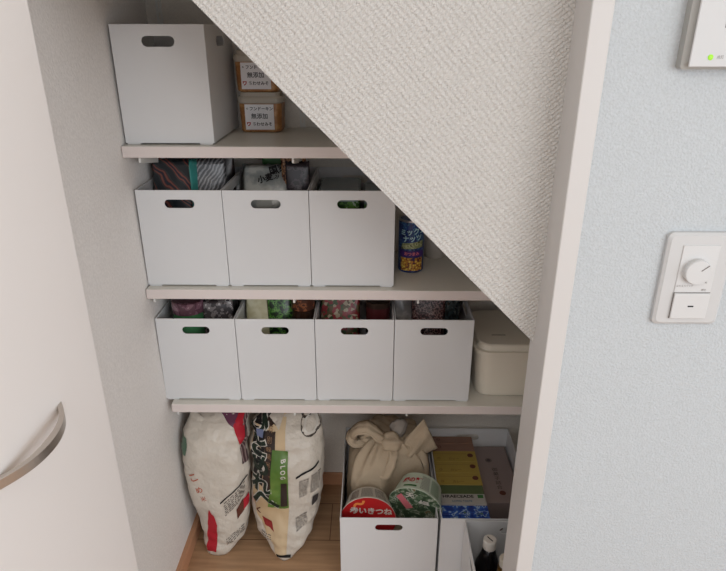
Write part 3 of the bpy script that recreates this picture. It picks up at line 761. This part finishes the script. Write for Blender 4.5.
cloth_tube('knot_loop', [(.575, .08, .325), (.552, .075, .350), (.525, .072, .362), (.505, .078, .350), (.508, .085, .334), (.545, .080, .322)], [.011, .014, .014, .012, .011, .011], .5, .2)
cloth_tube('knot_tail', [(.588, .062, .335), (.585, .035, .315), (.578, .020, .290), (.566, .018, .262), (.552, .022, .262), (.545, .035, .285), (.556, .050, .305)], [.013, .015, .015, .013, .011, .010, .010], .5, .22)
tf = cloth_tube('knot_tuft', [(.593, .095, .335), (.600, .092, .358), (.604, .092, .378), (.602, .094, .388)], [.014, .022, .020, .008], .9, .12, 7)
tf.data.materials.clear(); tf.data.materials.append(mat('grey_cotton', (150, 142, 134), .9, spec=.1)); tf['label'] = 'greyish rolled end of the knot'
# right ear: a pulled-up triangular sheet of cloth with thickness
def ear():
    bm = bmesh.new(); n, m_ = 16, 12; G = []
    A, B, C_ = Vector((.598, .060, .318)), Vector((.668, .072, .405)), Vector((.712, .086, .300)); D_ = Vector((.652, .052, .288))
    for s in (0, 1):
        g = []
        for j in range(m_+1):
            row = []
            for i in range(n+1):
                u, v = i/n, j/m_
                p = (A*(1-u)+B*u)*(1-v)+(D_*(1-u)+C_*u)*v
                w = .008*sin(v*13+u*3)*(1-u*.5)*(1-abs(2*v-1)**3)+.006*noise.noise(p*30)
                p = p+Vector((-.1, -1, .35)).normalized()*(w+.016*sin(pi*v)*(1-.3*u))+(Vector((.0, .012*(.3+sin(pi*v)), -.004)) if s else Vector((0, 0, 0)))
                p.x = min(p.x, .6925 if p.z < .232 else .722)
                row.append(bm.verts.new(p))
            g.append(row)
        G.append(g)
    for s in (0, 1):
        for j in range(m_):
            for i in range(n): bm.faces.new((G[s][j][i], G[s][j][i+1], G[s][j+1][i+1], G[s][j+1][i]))
    for j in range(m_):
        for i in (0, n): bm.faces.new((G[0][j][i], G[0][j+1][i], G[1][j+1][i], G[1][j][i]))
    for i in range(n):
        for j in (0, m_): bm.faces.new((G[0][j][i], G[0][j][i+1], G[1][j][i+1], G[1][j][i]))
    return bm
link('cloth_corner', ear(), CL, bun, smooth=True)

# ------------------------------------------------------------------ noodle cups
def noodle_cup(name, label, c, nrm, upv, r, hgt, side_m, lid_m, side_items, lid_items, lid_ink, r2=.78):
    """c: centre of the lid; nrm: direction the lid faces"""
    n = Vector(nrm).normalized(); t = thing(name, label, 'noodle cup')
    x = Vector(upv).cross(n).normalized(); y = n.cross(x).normalized()
    Mx = Matrix((x, y, n)).transposed().to_4x4(); Mx.translation = Vector(c); t.matrix_world = Mx
    link('cup', lathe([(r*r2*.92, -hgt), (r*r2, -hgt+.003), (r*.965, -.006), (r, -.004), (r*1.012, -.0015), (r, -.0005)], 48), side_m, t, smooth=False)
    lid_ = link('lid', lathe([(r*1.0, -.0004), (r*1.0, .0006), (r*.2, .0008)], 48), lid_m, t)
    for bmf, m in lid_items(lambda u, v: (u, v, .0013)): link('lid_print', bmf, m, lid_, recalc=False)
    def sf(u, v):           # u: metres around, v: distance below the rim; text reads upright when the cup stands on its lid
        q = min(1, max(0, (v-.006)/(hgt-.009))); rr = r*.965+(r*r2-r*.965)*q+.0008
        a_ = pi/2-u/r; return (rr*cos(a_), rr*sin(a_), -v)
    for bmf, m in side_items(sf): link('side_print', bmf, m, t, recalc=False)
    return t
side_white = mat('cup_paper', (206, 200, 188), .5)
side_green = mat('cup_paper_green', (196, 208, 190), .5)
def sgrey(f, u0, u1, v0, v1, rows_=7):
    it = []
    for k in range(rows_):
        va = v0+(v1-v0)*(k+.2)/rows_; vb = v0+(v1-v0)*(k+.65)/rows_
        u = u0
        while u < u1:
            w_ = random.uniform(.002, .006); it.append([(u, va), (min(u+w_, u1), va), (min(u+w_, u1), vb), (u, vb)]); u += w_+.0012
    return quads_bm(it, f, 2, 1)
noodle_cup('noodle_cup', 'red-lidded noodle cup lying in front of the cloth bundle', (.5190, -.0690, .1840), (0, -1, .02), (0, 0, 1), .0735, .066, side_white,
           mat('red_lid_film', (178, 34, 36), .35),
           lambda f: [(sgrey(f, -.055, -.028, .012, .052), M['brown_ink']), (sgrey(f, -.020, .014, .010, .054, 8), M['grey_ink']), (sgrey(f, .022, .056, .010, .054, 8), M['grey_ink'])],
           lambda f: [(text_bm([('赤いきつね', .008, .030, .022, -.05, .0008)], f), M['white_ink']), (text_bm([('〜', -.022, .052, .034, .5, .002)], f), mat('orange_swirl', (222, 134, 70), .4))], None)
noodle_cup('noodle_cup', 'green-lidded noodle cup tipped over at right of the red one', (.6430, -.0480, .2110), (-.30, -.93, -.20), (.22, 0, 1), .0715, .070, side_green,
           pattern('green_lid_print', 'noise', 45, [(0, (62, 84, 62)), (.47, (96, 120, 92)), (.54, (178, 184, 168)), (.6, (84, 106, 80)), (.68, (150, 116, 80))], rough=.35, dist=1.0),
           lambda f: [(quads_bm([rect(-.052, -.014, .012, .018)], f, 8, 1), M['green_ink']),
                      (text_bm([('緑の麺', -.033, .036, .020, 0, .0008)], f), M['red_ink']), (sgrey(f, -.004, .022, .010, .058, 9), M['grey_ink']), (sgrey(f, .028, .060, .010, .058, 9), M['green_ink'])],
           lambda f: [(quads_bm([[(-.055, .018), (-.020, -.020), (-.004, -.004), (-.045, .036)]], f, 6, 6), M['pink_ink']), (text_bm([('緑', .020, .022, .030, .2, .001), ('天', -.022, .040, .022, .2, .001)], f), M['white_ink'])], None)

# ------------------------------------------------------------------ filed boxes in the second wide bin
def carton(name, label, x0, x1, y0, y1, z0, z1, m, extras=(), group=None):
    o = link(name, bx(x0, x1, y0, y1, z0, z1, bevel=.0008, seg=1), m)
    tag(o, label, 'carton', group)
    for nme, bmf, mm in extras: link(nme, bmf, mm, o, recalc=False)
    return o
card = lambda nm, rgb: mat(nm, rgb, .5)
yellow = card('yellow_card', (172, 148, 72)); pinkc = card('pink_card', (142, 108, 92)); greenc = card('green_card', (88, 102, 66))
z0 = .0065
def topf(z): return lambda u, v: (u, v, z)
def dots(x, y, z, r=.0085): return lathe([(r, z+.0001), (r, z+.0009), (.001, z+.0010)], 24, x, y)
blue = pattern('blue_card_print', 'noise', 60, [(0, (26, 58, 140)), (.46, (48, 92, 180)), (.55, (170, 196, 220)), (.60, (34, 66, 150)), (.68, (96, 130, 80))], rough=.4)
carton('food_carton', 'blue patterned carton at the front of the box file', .709, .8375, -.099, -.066, z0, .199, blue)
carton('food_carton', 'blue patterned carton right behind another blue one, before the white one', .7093, .8372, -.0645, -.030, z0, .201, blue)
wc = carton('food_carton', 'white lettered carton between blue and green cartons', .7095, .8365, -.0285, .011, z0, .204, card('white_card', (178, 174, 168)), [
    ('lettering', text_bm([('HRAECEADE', .763, .000, .0150, 0, .0005)], topf(.2046)), M['ink']), ('lettering', text_bm([('LONG TASTE', .772, -.0175, .0090, 0, .0002)], topf(.2046)), mat('teal_ink', (50, 100, 120), .5)),
    ('mark', quads_bm([rect(.816, .831, -.006, .007)], topf(.2047), 1, 1), M['green_ink'])])
carton('food_carton', 'green carton between white carton and yellow ones', .7105, .8365, .0125, .0470, z0, .203, greenc)
for k, (ya, lab) in enumerate(((.0485, 'frontmost of the three yellow cartons'), (.0985, 'middle one of the three yellow cartons'), (.1485, 'rearmost of the three yellow cartons'))):
    carton('food_carton', lab, .7115+.0006*k, .8385+.0004*k, ya, ya+.0485, z0, .203, yellow, [
        ('dot', dots(.822, ya+.028, .203), M['brown_ink']), ('lettering', text_bm([('カレー', .772, ya+.012, .011, 0, .0002)], topf(.2036)), mat('ochre_ink', (128, 98, 48), .5)), ('mark', text_bm([('◎', .728, ya+.013, .012)], topf(.2036)), mat('ochre_mark_ink', (128, 98, 48), .5)),
        ('stripe', quads_bm([rect(.716, .812, ya+.034, ya+.0353)], topf(.2036), 1, 1), mat('ochre_stripe', (132, 106, 56), .5))], 'yellow cartons')
for k, (ya, lab) in enumerate(((.1985, 'pinkish carton just behind the yellow ones'), (.2345, 'pinkish carton at the very back of the file'))):
    carton('food_carton', lab, .7125, .8395, ya, ya+.0345, z0, .203, pinkc, [('lettering', text_bm([('◎', .735, ya+.017, .014)], topf(.2036)), M['brown_ink'])])
mv = carton('gift_box', 'large mauve grey flat-topped box beside the filed cartons', .8445, .9440, .012, .262, z0, .172, card('mauve_card', (150, 134, 130)), [
    ('lettering', text_bm([('御', .893, .150, .017), ('菓', .893, .131, .017), ('子', .893, .112, .017), ('詰', .893, .093, .017), ('合', .893, .074, .017)], topf(.1726)), mat('mauve_ink', (76, 62, 66), .5)),
    ('crest', text_bm([('●', .897, .050, .024)], topf(.1727)), M['brown_ink']), ('crest', text_bm([('◉', .882, .192, .024)], topf(.1727)), mat('crest_ink', (92, 78, 80), .5))])

# ------------------------------------------------------------------ bottles in the front bin
def bottle(name, label, x, y, z, r, hb, rn, hc, body, capm, band=None):
    t = thing(name, label, 'bottle', (x, y, z))
    link('body', lathe([(r*.93, 0), (r, .004), (r, hb*.66), (r*.9, hb*.74), (rn*1.1, hb*.93), (rn*.85, hb)], 32), body, t, smooth=True)
    c = link('cap', lathe([(rn*.98, hb+.0002), (rn, hb+.002), (rn, hb+hc*.9), (rn*.9, hb+hc), (.001, hb+hc)], 32), capm, t)
    if band: link('neck_label', lathe([(rn*1.12, hb*.93), (rn*1.12, hb*.995)], 32, cap0=False, cap1=False), band, t)
    return t, c
t, c = bottle('sauce_bottle', 'dark bottle with white screw cap in the front floor bin', .812, -.190, .0066, .033, .212, .0158, .026, mat('black_glass', (22, 20, 22), .15), mat('white_cap', (214, 208, 200), .4))
bm = bmesh.new(); box(bm, -.0012, .0012, -.009, .009, .2381, .2386); bmesh.ops.rotate(bm, cent=(0, 0, 0), matrix=Matrix.Rotation(.6, 3, 'Z'), verts=bm.verts); link('cap_mark', bm, M['ink'], c)
bottle('sauce_bottle', 'gold-necked bottle with pale cap beside the white-capped bottle', .8395, -.2445, .0066, .0255, .214, .0150, .022, mat('amber_glass', (150, 132, 108), .2), mat('pale_cap', (216, 206, 190), .4), mat('gold_foil', (150, 108, 50), .35, metal=.6))

# ------------------------------------------------------------------ light: daylight from a window behind and right of the camera
def area(name, loc, target, sx, sy, power, col):
    l = bpy.data.lights.new(name, 'AREA'); l.shape = 'RECTANGLE'; l.size = sx; l.size_y = sy; l.energy = power; l.color = col
    o = bpy.data.objects.new(name, l); COL.objects.link(o); o.location = loc
    o.rotation_euler = (Vector(target)-Vector(loc)).to_track_quat('-Z', 'Y').to_euler(); return o
area('window_light', (2.3, -3.05, 1.45), (.3, -.1, .7), 2.0, 1.7, 40, (.93, .965, 1.0))
area('ceiling_lamp', (.3, -2.3, 2.36), (.4, -1.9, 0), .5, .5, 10, (1.0, .95, .90))
w = bpy.data.worlds.new('room_light'); SC.world = w; w.use_nodes = True
w.node_tree.nodes['Background'].inputs['Color'].default_value = (.93, .95, 1.0, 1); w.node_tree.nodes['Background'].inputs['Strength'].default_value = 1.02

# ------------------------------------------------------------------ camera
cam = bpy.data.cameras.new('camera'); co = bpy.data.objects.new('camera', cam); COL.objects.link(co)
F_PX = 606.9
cam.sensor_fit = 'HORIZONTAL'; cam.sensor_width = 36.0; cam.lens = F_PX/726*36.0
cam.shift_x = 0.0; cam.shift_y = (293-285.5)/726.0
cam.clip_start = .02
pitch, yaw, roll = .4028, -.0111, .0008
fwd = Vector((sin(yaw)*cos(pitch), cos(yaw)*cos(pitch), -sin(pitch))); right = Vector((cos(yaw), -sin(yaw), 0)); up = right.cross(fwd)
r2 = right*cos(roll)+up*sin(roll); u2 = -right*sin(roll)+up*cos(roll)
mw = Matrix((r2, u2, -fwd)).transposed().to_4x4(); mw.translation = Vector((.5193, -1.3, 1.3564)); co.matrix_world = mw
SC.camera = co
SC.view_settings.view_transform = 'Standard'; SC.view_settings.look = 'None'; SC.view_settings.gamma = 1.0
SC.view_settings.use_curve_mapping = False; SC.view_settings.exposure = 0.0
